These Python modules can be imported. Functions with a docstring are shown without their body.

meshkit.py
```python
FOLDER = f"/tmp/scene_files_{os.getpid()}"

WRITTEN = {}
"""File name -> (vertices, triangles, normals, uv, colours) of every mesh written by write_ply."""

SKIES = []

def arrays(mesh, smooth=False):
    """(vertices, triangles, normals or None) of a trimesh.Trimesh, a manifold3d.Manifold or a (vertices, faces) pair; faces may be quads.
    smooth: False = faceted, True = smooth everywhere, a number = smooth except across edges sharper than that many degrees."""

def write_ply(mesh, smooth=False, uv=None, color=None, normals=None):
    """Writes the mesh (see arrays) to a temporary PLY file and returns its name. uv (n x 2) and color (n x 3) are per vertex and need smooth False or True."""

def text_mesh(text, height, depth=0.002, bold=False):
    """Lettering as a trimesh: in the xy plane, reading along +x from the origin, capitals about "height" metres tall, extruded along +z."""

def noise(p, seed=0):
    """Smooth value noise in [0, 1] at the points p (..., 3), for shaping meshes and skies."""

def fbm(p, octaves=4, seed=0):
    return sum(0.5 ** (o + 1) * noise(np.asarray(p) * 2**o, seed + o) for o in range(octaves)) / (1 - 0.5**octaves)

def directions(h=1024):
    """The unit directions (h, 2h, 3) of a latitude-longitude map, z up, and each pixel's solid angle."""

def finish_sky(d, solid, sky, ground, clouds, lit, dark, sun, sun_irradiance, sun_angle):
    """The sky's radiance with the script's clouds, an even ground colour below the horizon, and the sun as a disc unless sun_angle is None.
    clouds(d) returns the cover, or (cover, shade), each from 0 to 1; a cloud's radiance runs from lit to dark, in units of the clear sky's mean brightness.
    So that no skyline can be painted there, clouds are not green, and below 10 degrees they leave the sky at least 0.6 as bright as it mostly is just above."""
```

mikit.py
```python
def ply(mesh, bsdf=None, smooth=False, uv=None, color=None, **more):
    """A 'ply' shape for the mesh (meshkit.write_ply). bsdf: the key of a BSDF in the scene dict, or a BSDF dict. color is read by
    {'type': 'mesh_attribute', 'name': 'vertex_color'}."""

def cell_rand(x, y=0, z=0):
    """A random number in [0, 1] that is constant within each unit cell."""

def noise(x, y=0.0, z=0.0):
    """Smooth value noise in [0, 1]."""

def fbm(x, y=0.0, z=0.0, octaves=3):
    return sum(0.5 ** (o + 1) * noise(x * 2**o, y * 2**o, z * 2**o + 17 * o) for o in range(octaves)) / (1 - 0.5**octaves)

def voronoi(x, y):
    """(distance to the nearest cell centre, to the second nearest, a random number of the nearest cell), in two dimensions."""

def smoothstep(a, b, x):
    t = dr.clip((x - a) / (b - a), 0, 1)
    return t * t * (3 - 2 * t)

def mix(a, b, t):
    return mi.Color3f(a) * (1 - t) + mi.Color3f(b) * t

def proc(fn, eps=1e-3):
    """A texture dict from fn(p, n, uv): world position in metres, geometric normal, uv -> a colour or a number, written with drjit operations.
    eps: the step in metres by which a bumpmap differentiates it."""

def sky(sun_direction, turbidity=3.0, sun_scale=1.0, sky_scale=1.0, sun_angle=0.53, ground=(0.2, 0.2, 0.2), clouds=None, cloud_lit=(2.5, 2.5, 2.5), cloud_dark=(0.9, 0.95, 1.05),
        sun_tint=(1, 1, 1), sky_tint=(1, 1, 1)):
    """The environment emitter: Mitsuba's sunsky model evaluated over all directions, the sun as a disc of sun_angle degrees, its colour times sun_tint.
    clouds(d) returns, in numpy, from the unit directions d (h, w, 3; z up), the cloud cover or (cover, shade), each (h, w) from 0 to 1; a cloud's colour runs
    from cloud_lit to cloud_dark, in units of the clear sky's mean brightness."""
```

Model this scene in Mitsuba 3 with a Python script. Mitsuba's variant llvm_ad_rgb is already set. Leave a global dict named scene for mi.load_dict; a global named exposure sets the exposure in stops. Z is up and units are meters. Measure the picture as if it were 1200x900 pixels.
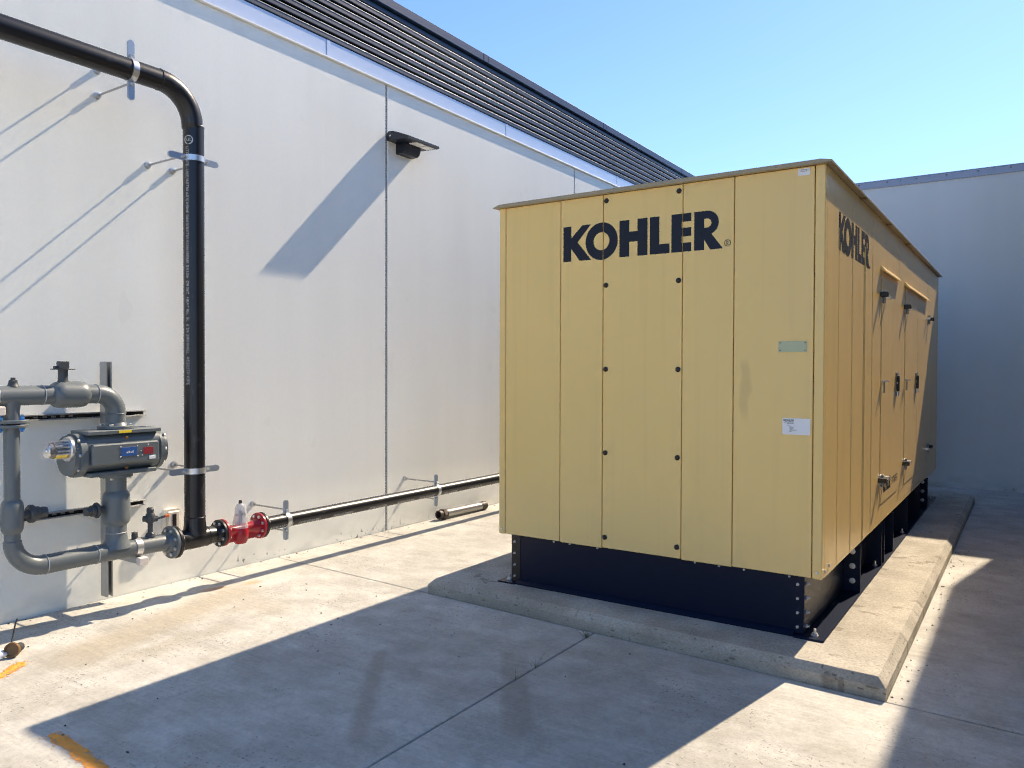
import math
import numpy as np
import trimesh
import drjit as dr
import mitsuba as mi
import mikit
import meshkit
from mikit import proc, fbm, noise, smoothstep, mix, voronoi
from shapely import affinity
from shapely.geometry import Polygon, Point, box as sbox, LineString
from shapely.ops import unary_union

T = mi.ScalarTransform4f
scene, labels = {}, {}
rng = np.random.default_rng(7)

# ------------------------------------------------------------------ camera, sky, exposure
CAM = np.array([5.3499, 0.0, 1.6])
FWD = np.array([-0.5591, 0.8289, -0.0168])
UP = np.array([-0.0119, 0.0121, 0.99986])
scene['camera'] = {'type': 'perspective', 'fov': 67.1, 'fov_axis': 'x', 'near_clip': 0.05, 'far_clip': 2000.0,
                   'to_world': T().look_at(origin=CAM.tolist(), target=(CAM + FWD).tolist(), up=UP.tolist())}
SUN = (0.195, 1.035, 1.0)
scene['sky'] = mikit.sky(SUN, turbidity=1.9, sun_scale=0.84, sky_scale=1.16, sky_tint=(0.70, 0.775, 0.90), sun_tint=(0.99, 1.0, 1.02))
exposure = 2.84


# ------------------------------------------------------------------ materials
def mat(name, d):
    scene[name] = d
    return name


def pri(color, rough=0.5, metal=0.0, spec=0.5, **more):
    c = color if isinstance(color, dict) else {'type': 'rgb', 'value': list(color)}
    r = rough if isinstance(rough, dict) else float(rough)
    return {'type': 'twosided', 'bsdf': {'type': 'principled', 'base_color': c, 'roughness': r, 'metallic': float(metal), 'specular': float(spec), **more}}


def seg(p, ax, ay, bx, by, w, soft):
    """A soft stroke on the ground plane, for stains and smears."""
    dx, dy = bx - ax, by - ay
    t = dr.clip(((p.x - ax) * dx + (p.y - ay) * dy) / (dx * dx + dy * dy), 0, 1)
    d = dr.sqrt(dr.square(p.x - ax - t * dx) + dr.square(p.y - ay - t * dy))
    return 1 - smoothstep(w - soft, w + soft, d)


def concrete_color(p, n, uv):
    big = fbm(p.x * 0.9, p.y * 0.9, 3.0, 4)
    mid = fbm(p.x * 5 + 3, p.y * 7, 1.0, 4)
    fine = noise(p.x * 160, p.y * 160, p.z * 160)
    broom = fbm(p.x * 6, p.y * 90, 5.0, 3)
    c = mix((0.325, 0.313, 0.275), (0.46, 0.45, 0.408), smoothstep(0.25, 0.75, big * 0.5 + mid * 0.5))
    grain = noise(p.x * 62 + 3, p.y * 62, 2.0)
    c = c * (0.84 + 0.16 * fine + 0.14 * grain) * (0.90 + 0.20 * broom)
    pale = smoothstep(0.50, 0.70, fbm(p.x * 11, p.y * 8, 8.0, 4))
    c = mix(c, mi.Color3f(0.54, 0.53, 0.50), 0.16 * pale)
    pit = smoothstep(0.84, 0.90, noise(p.x * 95, p.y * 95, 5.0)) * smoothstep(0.45, 0.7, fbm(p.x * 2.2, p.y * 2.2, 6.0, 3))
    c = c * (1 - 0.45 * pit)
    wob = 0.10 * (fbm(p.x * 6, p.y * 6, 2.0, 3) - 0.5)
    q = mi.Point3f(p.x + wob, p.y - wob, p.z)
    # a hairline crack or two
    ck = dr.maximum(1 - smoothstep(0.0008, 0.0035, dr.abs(q.y - 2.55 - 0.35 * (p.x - 4.0) + 0.05 * noise(p.x * 9, 1.0))) , 0.0) * smoothstep(3.6, 3.9, p.x)
    c = c * (1 - 0.4 * ck)
    # damp-dried tan patch beside the wall, dirt smears, rust
    tan = smoothstep(0.42, 0.62, fbm(p.x * 1.6 + 9, p.y * 1.1, 4.0, 4)) * (1 - smoothstep(1.05, 1.45, p.x)) * smoothstep(1.2, 2.0, p.y) * (1 - smoothstep(3.3, 3.7, q.y))
    tan = dr.maximum(0.8 * tan, seg(q, 0.62, 3.45, 0.95, 2.2, 0.17, 0.12) * (0.5 + 0.6 * mid))
    c = mix(c, c * mi.Color3f(0.74, 0.66, 0.54), 0.8 * tan)
    sm = dr.maximum(seg(q, 2.30, 3.20, 2.92, 2.40, 0.042, 0.03), 0.9 * seg(q, 2.93, 3.62, 3.45, 2.86, 0.07, 0.025) * smoothstep(0.3, 0.45, noise(p.y * 3.0, 0.3)))
    sm = dr.maximum(sm, 0.6 * seg(q, 2.40, 3.12, 3.10, 3.02, 0.06, 0.05))
    c = mix(c, c * mi.Color3f(0.60, 0.52, 0.44), 0.50 * sm * (0.5 + 0.7 * mid))
    rust = seg(q, 0.40, 3.40, 0.50, 3.72, 0.045, 0.05) * smoothstep(0.3, 0.6, mid)
    c = mix(c, mi.Color3f(0.50, 0.24, 0.07), 0.6 * rust)
    c = c * (1 - 0.10 * smoothstep(0.76, 0.9, noise(p.x * 23, p.y * 23, 7.0)) * smoothstep(0.5, 0.8, mid))
    # trowel arcs
    arc = fbm(dr.sqrt(dr.square(p.x - 1.2) + dr.square(p.y - 0.2)) * 22 + 2 * big, p.x * 0.7, p.y * 0.7, 3)
    c = c * (0.95 + 0.10 * arc)
    return c


def concrete_bump(p, n, uv):
    return fbm(p.x * 30, p.y * 75, p.z * 30, 3) * 0.7 + 0.3 * noise(p.x * 220, p.y * 220, p.z * 220)


mat('mat_concrete', {'type': 'bumpmap', 'arbitrary': proc(concrete_bump, 0.002), 'scale': 0.0016,
                     'bsdf': pri(proc(concrete_color), 0.85, spec=0.3)})


def pad_color(p, n, uv):
    mid = fbm(p.x * 4 + 3, p.y * 4, p.z * 6, 4)
    grit = noise(p.x * 120, p.y * 120, p.z * 120)
    spec = noise(p.x * 55 + 4, p.y * 55, p.z * 55)
    c = mix((0.29, 0.265, 0.215), (0.42, 0.39, 0.325), smoothstep(0.25, 0.75, mid))
    c = c * (0.80 + 0.38 * grit)
    c = c * (1 - 0.45 * smoothstep(0.80, 0.9, spec))
    chips = smoothstep(0.74, 0.80, fbm(p.x * 7, p.y * 9, 1.0, 4))
    return mix(c, c * mi.Color3f(0.5, 0.47, 0.45), chips * 0.7)


def pad_bump(p, n, uv):
    return noise(p.x * 110, p.y * 110, p.z * 110) * 0.6 + fbm(p.x * 25, p.y * 25, p.z * 25, 3)


mat('mat_pad', {'type': 'bumpmap', 'arbitrary': proc(pad_bump, 0.002), 'scale': 0.0022, 'bsdf': pri(proc(pad_color), 0.9, spec=0.25)})


def wall_color(p, n, uv):
    a = fbm(p.y * 0.8, p.z * 0.5, p.x * 0.8 + 2, 4)
    streak = fbm(p.y * 7 + p.x * 7, p.z * 0.45, 1.0, 3)
    fine = noise(p.y * 90, p.z * 90, p.x * 90)
    c = mix((0.775, 0.780, 0.715), (0.825, 0.830, 0.768), smoothstep(0.3, 0.7, a))
    c = c * (0.965 + 0.05 * streak) * (0.98 + 0.03 * fine)
    # splash dirt along the foot and a few scuffs
    foot = (1 - smoothstep(0.02, 0.30, p.z)) * smoothstep(0.35, 0.7, fbm(p.y * 5 + p.x * 5, p.z * 9, 3.0, 4))
    c = c * (1 - 0.14 * foot)
    spots = smoothstep(0.80, 0.86, noise(p.y * 38 + p.x * 38, p.z * 42, 9.0)) * (1 - smoothstep(0.03, 0.11, p.z)) * smoothstep(0.5, 0.66, fbm(p.y * 1.7 + p.x, 2.0, 1.0, 3))
    c = c * (1 - 0.7 * spots)
    sc = smoothstep(0.80, 0.84, fbm(p.y * 4 + 11, p.z * 3, 8.0, 4))
    return c * (1 - 0.035 * sc)


def wall_bump(p, n, uv):
    return fbm(p.x * 14, p.y * 14, p.z * 14, 3) + 0.15 * noise(p.x * 150, p.y * 150, p.z * 150)


mat('mat_wall', {'type': 'bumpmap', 'arbitrary': proc(wall_bump, 0.004), 'scale': 0.0004, 'bsdf': pri(proc(wall_color), 0.65, spec=0.3)})


def tan_color(p, n, uv):
    a = fbm(p.x * 1.3, p.y * 1.3, p.z * 1.3, 3)
    c = mix((0.815, 0.565, 0.198), (0.835, 0.582, 0.21), a)
    run = smoothstep(0.55, 0.8, fbm(p.x * 26 + p.y * 9, p.z * 0.9, 4.0, 3))
    dust = (1 - smoothstep(0.45, 0.95, p.z)) * fbm(p.x * 5, p.y * 3, p.z * 7, 4)
    c = c * (1 - 0.028 * run)
    c = mix(c, mi.Color3f(0.55, 0.47, 0.32), 0.22 * dust)
    # faint rubbed marks on the front, right of the middle
    wob = 0.03 * (noise(p.z * 12, p.x * 12) - 0.5)
    m = (1 - smoothstep(0.012, 0.04, dr.abs(p.x + wob - 3.955))) * smoothstep(1.28, 1.4, p.z) * (1 - smoothstep(1.62, 1.7, p.z)) * (1 - smoothstep(4.52, 4.56, p.y))
    c = c * (1 - 0.14 * m)
    return c




def tan_bump(p, n, uv):
    return fbm(p.x * 2.6 + 4, p.y * 1.9, p.z * 1.5, 2)


mat('mat_tan', {'type': 'bumpmap', 'arbitrary': proc(tan_bump, 0.01), 'scale': 0.0035, 'bsdf': pri(proc(tan_color), 0.27, spec=0.4)})
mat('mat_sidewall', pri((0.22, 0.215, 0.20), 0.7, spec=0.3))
mat('mat_tan_dark', pri((0.16, 0.115, 0.05), 0.6))
mat('mat_roof_tan', pri((0.33, 0.27, 0.165), 0.45))
mat('mat_navy', pri((0.002, 0.007, 0.024), 0.3, spec=0.22))
mat('mat_letter', pri((0.006, 0.011, 0.022), 0.5, spec=0.3))
mat('mat_black', pri((0.006, 0.006, 0.008), 0.4))
mat('mat_rubber', pri((0.02, 0.02, 0.02), 0.7))


def blackpipe_color(p, n, uv):
    a = fbm(p.x * 30, p.y * 6, p.z * 6, 4)
    sc = smoothstep(0.66, 0.74, fbm(p.x * 90, p.y * 9, p.z * 9, 3))
    return mix((0.003, 0.0035, 0.006), (0.008, 0.009, 0.012), a) + mi.Color3f(0.05, 0.05, 0.05) * sc * 0.4


mat('mat_blackpipe', pri(proc(blackpipe_color), 0.33, spec=0.5))


def grey_color(p, n, uv):
    a = fbm(p.x * 8, p.y * 8, p.z * 8, 3)
    return mix((0.098, 0.116, 0.122), (0.124, 0.143, 0.149), a)


mat('mat_grey', pri(proc(grey_color), 0.38, spec=0.5))
mat('mat_grey_dark', pri((0.05, 0.056, 0.06), 0.5))
mat('mat_bead', pri((0.30, 0.32, 0.33), 0.4))
mat('mat_zinc', pri((0.60, 0.62, 0.64), 0.34, metal=0.9))
mat('mat_zinc_dull', pri((0.36, 0.37, 0.37), 0.45, metal=0.7))
mat('mat_zinc_sky_sheen', pri((0.34, 0.40, 0.48), 0.36, metal=0.6))  # zinc with the blue of the reflected sky put into its colour
mat('mat_chrome', pri((0.75, 0.75, 0.76), 0.18, metal=1.0))
mat('mat_bolt', pri((0.62, 0.62, 0.60), 0.3, metal=0.8))
mat('mat_bluebolt', pri((0.03, 0.16, 0.42), 0.4))
mat('mat_red', pri((0.30, 0.012, 0.022), 0.3, spec=0.5))
mat('mat_redtag', pri((0.24, 0.02, 0.03), 0.4))
mat('mat_bluetag', pri((0.02, 0.08, 0.26), 0.4))
mat('mat_yellow', pri((0.75, 0.55, 0.02), 0.5))
mat('mat_orange_plastic', pri((0.75, 0.16, 0.04), 0.5))
mat('mat_white', pri((0.78, 0.78, 0.76), 0.5))
mat('mat_print', pri((0.50, 0.50, 0.49), 0.6))
mat('mat_greyprint', pri((0.10, 0.10, 0.10), 0.6))
mat('mat_plate', pri((0.42, 0.44, 0.27), 0.4, metal=0.15))
mat('mat_beige', pri((0.66, 0.62, 0.54), 0.5))
mat('mat_wood', pri((0.62, 0.56, 0.49), 0.7))
mat('mat_coping', pri((0.36, 0.37, 0.42), 0.4, metal=0.3))
mat('mat_cap', pri((0.76, 0.74, 0.69), 0.45))
mat('mat_flash', pri((0.47, 0.53, 0.64), 0.34, metal=0.35))
mat('mat_louver', pri((0.020, 0.040, 0.080), 0.4, spec=0.25))
mat('mat_painted_glint', pri((0.20, 0.24, 0.30), 0.4, metal=0.3))
mat('mat_louver_back', pri((0.008, 0.009, 0.011), 0.7))
mat('mat_fascia', pri((0.028, 0.060, 0.13), 0.45, spec=0.25))
mat('mat_seal', pri((0.20, 0.20, 0.20), 0.8))
mat('mat_earth', pri((0.30, 0.28, 0.24), 0.9))
mat('mat_rust', pri((0.055, 0.043, 0.038), 0.55, metal=0.3))
mat('mat_brass', pri((0.17, 0.09, 0.03), 0.5, metal=0.3))
mat('mat_lamp', pri((0.006, 0.011, 0.022), 0.4))
mat('mat_led', pri((0.82, 0.80, 0.74), 0.3))


def braid_color(p, n, uv):
    k = dr.sin(p.y * 700 + p.z * 500) * dr.sin(p.y * 700 - p.z * 500)
    return mix((0.30, 0.29, 0.28), (0.56, 0.55, 0.53), smoothstep(-0.4, 0.4, k))


mat('mat_braid', pri(proc(braid_color), 0.35, metal=0.75))


def spray_color(p, n, uv):
    return mix((0.66, 0.25, 0.03), (0.78, 0.35, 0.06), fbm(p.x * 30, p.y * 30, 0.0, 4))


mat('mat_spray', pri(proc(spray_color), 0.75))
mat('mat_glass', {'type': 'thindielectric', 'int_ior': 1.49})
mat('mat_plastic_clear', {'type': 'blendbsdf', 'weight': 0.38, 'b0': {'type': 'thindielectric', 'int_ior': 1.49}, 'b1': pri((0.62, 0.62, 0.66), 0.25)})
mat('mat_weed', pri((0.07, 0.075, 0.03), 0.7))
mat('mat_debris', pri((0.05, 0.045, 0.04), 0.8))


# ------------------------------------------------------------------ mesh helpers
def nm(base):
    if base not in scene and base not in labels:
        return base
    k = 1
    while f'{base}_{k:03d}' in scene or f'{base}_{k:03d}' in labels:
        k += 1
    return f'{base}_{k:03d}'


def thing(name, label, category, group=None):
    key = nm(name)
    labels[key] = {'label': label, 'category': category}
    if group:
        labels[key]['group'] = group
    return key


def part(parent, name, mesh, m, smooth=30, label=None, **extra):
    if isinstance(mesh, list):
        mesh = trimesh.util.concatenate(mesh)
    key = nm(f'{parent}__{name}') if parent else nm(name)
    scene[key] = mikit.ply(mesh, m, smooth=smooth)
    if label or extra:
        labels[key] = {**({'label': label} if label else {}), **extra}
    return key


def hull(points):
    return trimesh.Trimesh(np.asarray(points, float)).convex_hull if False else trimesh.convex.convex_hull(np.asarray(points, float))


def bx(x0, x1, y0, y1, z0, z1, b=0.002):
    b = min(b, 0.45 * min(x1 - x0, y1 - y0, z1 - z0))
    pts = []
    for sx in (0, 1):
        for sy in (0, 1):
            for sz in (0, 1):
                c = np.array([(x0, x1)[sx], (y0, y1)[sy], (z0, z1)[sz]])
                d = np.array([1 - 2 * sx, 1 - 2 * sy, 1 - 2 * sz]) * b
                for k in range(3):
                    e = d.copy()
                    e[k] = 0
                    pts.append(c + e)
    return hull(pts)


def frame(axis):
    a = np.asarray(axis, float)
    a = a / np.linalg.norm(a)
    h = np.array([0, 0, 1.0]) if abs(a[2]) < 0.9 else np.array([1.0, 0, 0])
    e1 = np.cross(h, a)
    e1 /= np.linalg.norm(e1)
    return a, e1, np.cross(a, e1)


def lathe(origin, axis, profile, n=32):
    """Revolve (distance along axis, radius) pairs about the axis; a closed solid when the radii end in 0."""
    a, e1, e2 = frame(axis)
    o = np.asarray(origin, float)
    ang = np.linspace(0, 2 * np.pi, n, endpoint=False)
    ring = np.cos(ang)[:, None] * e1 + np.sin(ang)[:, None] * e2
    v, f = [], []
    for s, r in profile:
        v.append(o + a * s + ring * max(r, 1e-5))
    v = np.vstack(v)
    for k in range(len(profile) - 1):
        for i in range(n):
            j = (i + 1) % n
            p, q, r_, t = k * n + i, k * n + j, (k + 1) * n + j, (k + 1) * n + i
            f += [[p, q, r_], [p, r_, t]]
    return trimesh.Trimesh(v, f, process=False)


def disc(origin, axis, r, t, b=0.003, n=32):
    return lathe(origin, axis, [(0, 0), (0, r - b), (b, r), (t - b, r), (t, r - b), (t, 0)], n)


def rod(p0, p1, r, n=20, b=None):
    p0, p1 = np.asarray(p0, float), np.asarray(p1, float)
    L = np.linalg.norm(p1 - p0)
    return disc(p0, p1 - p0, r, L, min(0.2 * r, 0.002) if b is None else b, n)


def hexnut(origin, axis, r, t):
    return disc(origin, axis, r, t, 0.1 * r, 6)


def tube(path, r, n=28):
    p = np.asarray(path, float)
    t = np.gradient(p, axis=0)
    t /= np.linalg.norm(t, axis=1, keepdims=True)
    _, e1, e2 = frame(t[0])
    v, ang = [], np.linspace(0, 2 * np.pi, n, endpoint=False)
    rr = np.broadcast_to(r, (len(p),))
    for k in range(len(p)):
        e1 = e1 - t[k] * (e1 @ t[k])
        e1 /= np.linalg.norm(e1)
        e2 = np.cross(t[k], e1)
        v.append(p[k] + rr[k] * (np.cos(ang)[:, None] * e1 + np.sin(ang)[:, None] * e2))
    f = []
    for k in range(len(p) - 1):
        for i in range(n):
            j = (i + 1) % n
            f += [[k * n + i, k * n + j, (k + 1) * n + j], [k * n + i, (k + 1) * n + j, (k + 1) * n + i]]
    base = len(p) * n
    v = np.vstack(v + [p[:1], p[-1:]])
    for i in range(n):
        j = (i + 1) % n
        f += [[base, j, i], [base + 1, (len(p) - 1) * n + i, (len(p) - 1) * n + j]]
    return trimesh.Trimesh(v, f, process=False)


def bend(p0, corner, p1, rad, n=12):
    """Path p0 -> corner -> p1 with the corner rounded to radius rad."""
    p0, c, p1 = (np.asarray(q, float) for q in (p0, corner, p1))
    a, b = (p0 - c) / np.linalg.norm(p0 - c), (p1 - c) / np.linalg.norm(p1 - c)
    o = c + (a + b) * rad
    ang = np.linspace(0, np.pi / 2, n)
    arc = [o - b * rad * np.cos(t) - a * rad * np.sin(t) for t in ang]
    return [c + (p0 - c)] + arc + [p1] if np.linalg.norm(p0 - (c + a * rad)) > 1e-6 else arc + [p1]


def ring(origin, axis, R, r, n=32):
    """A torus, for weld beads and seals."""
    prof = [(r * math.sin(t), R + r * math.cos(t)) for t in np.linspace(0, 2 * np.pi, 9)]
    return lathe(origin, axis, prof, n)


def band(origin, axis, R, t, w, n=40):
    return lathe(origin, axis, [(-w / 2, R), (-w / 2, R + t), (w / 2, R + t), (w / 2, R), (-w / 2, R)], n)


def flatprint(poly, place, depth=0.0008):
    """shapely polygons in (u, v) extruded and put on a face: place(u, v, w) -> world points."""
    polys = [g for g in getattr(poly, 'geoms', [poly]) if g.geom_type == 'Polygon' and g.area > 1e-9]
    m = trimesh.util.concatenate([trimesh.creation.extrude_polygon(g, depth, engine='earcut') for g in polys])
    v = np.array(m.vertices)
    m.vertices = place(v[:, 0], v[:, 1], v[:, 2])
    m.fix_normals()
    return m


def prism(poly, z0, z1):
    m = trimesh.creation.extrude_polygon(poly, z1 - z0, engine='earcut')
    m.apply_translation([0, 0, z0])
    return m


def slab(poly, z0, z1, b=0.006, step=None, rough=0.0, seed=0, taper=0.0):
    """Prism of a convex outline with a chamfered upper rim; step/rough give the rim a worn, uneven line."""
    inner = poly.buffer(-b, join_style=2)
    o = np.array(poly.exterior.coords)[:-1]
    i = np.array(inner.exterior.coords)[:-1]
    k0 = np.argmin(((i - o[0]) ** 2).sum(1))
    i = np.roll(i, -k0, 0)
    if Polygon(o).exterior.is_ccw != Polygon(i).exterior.is_ccw:
        i = np.vstack([i[:1], i[1:][::-1]])

    def dense(c, like):
        out = []
        for a in range(len(c)):
            n = 1 if step is None else max(1, int(np.linalg.norm(like[(a + 1) % len(c)] - like[a]) / step))
            for q in range(n):
                out.append(c[a] + (c[(a + 1) % len(c)] - c[a]) * q / n)
        return np.array(out)

    O, I = dense(o, o), dense(i, o)
    n = len(O)
    rows = [np.c_[O, np.full(n, z0)], np.c_[O, np.full(n, z1 - b)], np.c_[I, np.full(n, z1)]]
    if rough:
        cen = O.mean(0)
        for r_, amp in ((1, 1.0), (2, 0.6)):
            nz = meshkit.fbm(rows[r_] * 14, 4, seed + r_) - 0.5
            big = meshkit.fbm(rows[r_] * 3, 3, seed + 9) - 0.5
            d = cen - rows[r_][:, :2]
            d /= np.linalg.norm(d, axis=1, keepdims=True)
            rows[r_][:, :2] += d * ((nz + 0.4 * big) * rough * amp)[:, None]
            if r_ == 1:
                rows[r_][:, 2] += nz * rough * 0.8
    top = trimesh.creation.triangulate_polygon(Polygon(rows[2][:, :2]), engine='earcut')
    tv = np.c_[np.array(top[0]), np.full(len(top[0]), z1)]
    tf = np.array(top[1])
    nrm = np.cross(tv[tf[:, 1]] - tv[tf[:, 0]], tv[tf[:, 2]] - tv[tf[:, 0]])[:, 2]
    tf[nrm < 0] = tf[nrm < 0][:, ::-1]
    ccw = Polygon(O).exterior.is_ccw
    f = []
    for k in range(2):
        for a in range(n):
            c = (a + 1) % n
            q = [[k * n + a, k * n + c, (k + 1) * n + c], [k * n + a, (k + 1) * n + c, (k + 1) * n + a]]
            f += q if ccw else [t[::-1] for t in q]
    v = np.vstack(rows)
    return trimesh.util.concatenate([trimesh.Trimesh(v, f, process=False), trimesh.Trimesh(tv, tf, process=False)])


# ------------------------------------------------------------------ setting: ground
g = trimesh.Trimesh([[-400, -400, -0.05], [400, -400, -0.05], [400, 400, -0.05], [-400, 400, -0.05]], [[0, 1, 2], [0, 2, 3]], process=False)
part(None, 'ground', g, 'mat_earth', False, kind='structure')
G = 0.004
jl = lambda x: 4.10 + (x - 4.776) * -0.05            # the joint that runs across, in line with the pad's front
PADPOLY = Polygon([(1.75, 4.262), (4.776, 4.105), (4.776, 11.05), (1.75, 11.05)])
labels['pavement'] = {'kind': 'structure'}
lines_y = [-14.0, -8.5, -3.2, None, 7.9, 12.3]
for i, (xa, xb) in enumerate([(0.004, 3.143), (3.143, 6.4), (6.4, 12.8), (12.8, 24.0)]):
    for (ya, yb) in [(-30.0, -14.0), (-14.0, -8.6), (-8.6, -3.9), (-3.9, 'j')]:
        def yy(v, x):
            return jl(x) if v == 'j' else v
        p = Polygon([(xa + G, yy(ya, xa) + G), (xb - G, yy(ya, xb) + G), (xb - G, yy(yb, xb) - G), (xa + G, yy(yb, xa) - G)])
        part('pavement', 'slab', slab(p, -0.048, 0.0, 0.004), 'mat_concrete', False)
p = Polygon([(0.008, jl(0) + G), (1.75, jl(1.75) + G), (1.75, 11.05), (4.776, 11.05), (4.776, jl(4.776) + G), (5.97, jl(5.97) + G), (5.97, 12.29), (0.008, 12.29)])
p = p.difference(PADPOLY.buffer(0.004, join_style=2))
part('pavement', 'slab', prism(p, -0.048, 0.0), 'mat_concrete', False)

pad = thing('concrete_pad', 'raised concrete pad with chamfered edge carrying the tan generator enclosure', 'concrete pad')
scene[pad] = mikit.ply(slab(PADPOLY, -0.048, 0.10, 0.040, 0.025, 0.003, 3), 'mat_pad', smooth=False)

# ------------------------------------------------------------------ left building: wall panels, coping, flashing, louvres
bld = thing('concrete_building', 'long pale building wall at left with dark louvred band along its top', 'building')
YA, YB = -12.0, 30.0
joints = [YA, -5.65, -1.88, 1.90, 5.69, 9.48, 13.27, 17.06, 20.85, 24.64, YB]
for a, b in zip(joints[:-1], joints[1:]):
    part(bld, 'wall_panel', bx(-0.22, 0.0, a + 0.011, b - 0.011, -0.048, 4.432, 0.006), 'mat_wall', False)
    if a > YA:
        part(bld, 'joint_seal', bx(-0.10, -0.007, a - 0.0108, a + 0.0108, -0.04, 4.43, 0.001), 'mat_seal', False)
for a, b in zip([YA, -4.6, 0.75, 6.1, 11.4, 16.8, 22.2], [-4.6, 0.75, 6.1, 11.4, 16.8, 22.2, YB]):
    part(bld, 'coping', bx(-0.25, 0.026, a + 0.002, b - 0.002, 4.433, 4.449, 0.003), 'mat_cap', False)
fl = [YA, -6.2, -3.1, 0.0, 3.62, 5.0, 7.9, 10.95, 14.0, 17.05, 20.1, 23.2, 26.3, YB]
for k, (a, b) in enumerate(zip(fl[:-1], fl[1:])):
    part(bld, 'flashing', [bx(-0.062, -0.050, a, b - 0.05, 4.4495, 4.634, 0.002), bx(-0.059, -0.046, b - 0.048, b - 0.002, 4.4495, 4.634, 0.002)], 'mat_flash', False)


def louver_profile(z):
    """A tilted blade with a turned-up lip, seen from below: x outwards, z up."""
    return Polygon([(-0.10, z + 0.030), (-0.046, z - 0.012), (-0.042, z - 0.006), (-0.044, z + 0.030), (-0.050, z + 0.034), (-0.053, z + 0.028), (-0.053, z + 0.004), (-0.10, z + 0.040)])


def along_y(poly, y0, y1):
    m = trimesh.creation.extrude_polygon(poly, y1 - y0, engine='earcut')
    v = np.array(m.vertices)
    m.vertices = np.c_[v[:, 0], y1 - v[:, 2], v[:, 1]]
    m.fix_normals()
    return m


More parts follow.
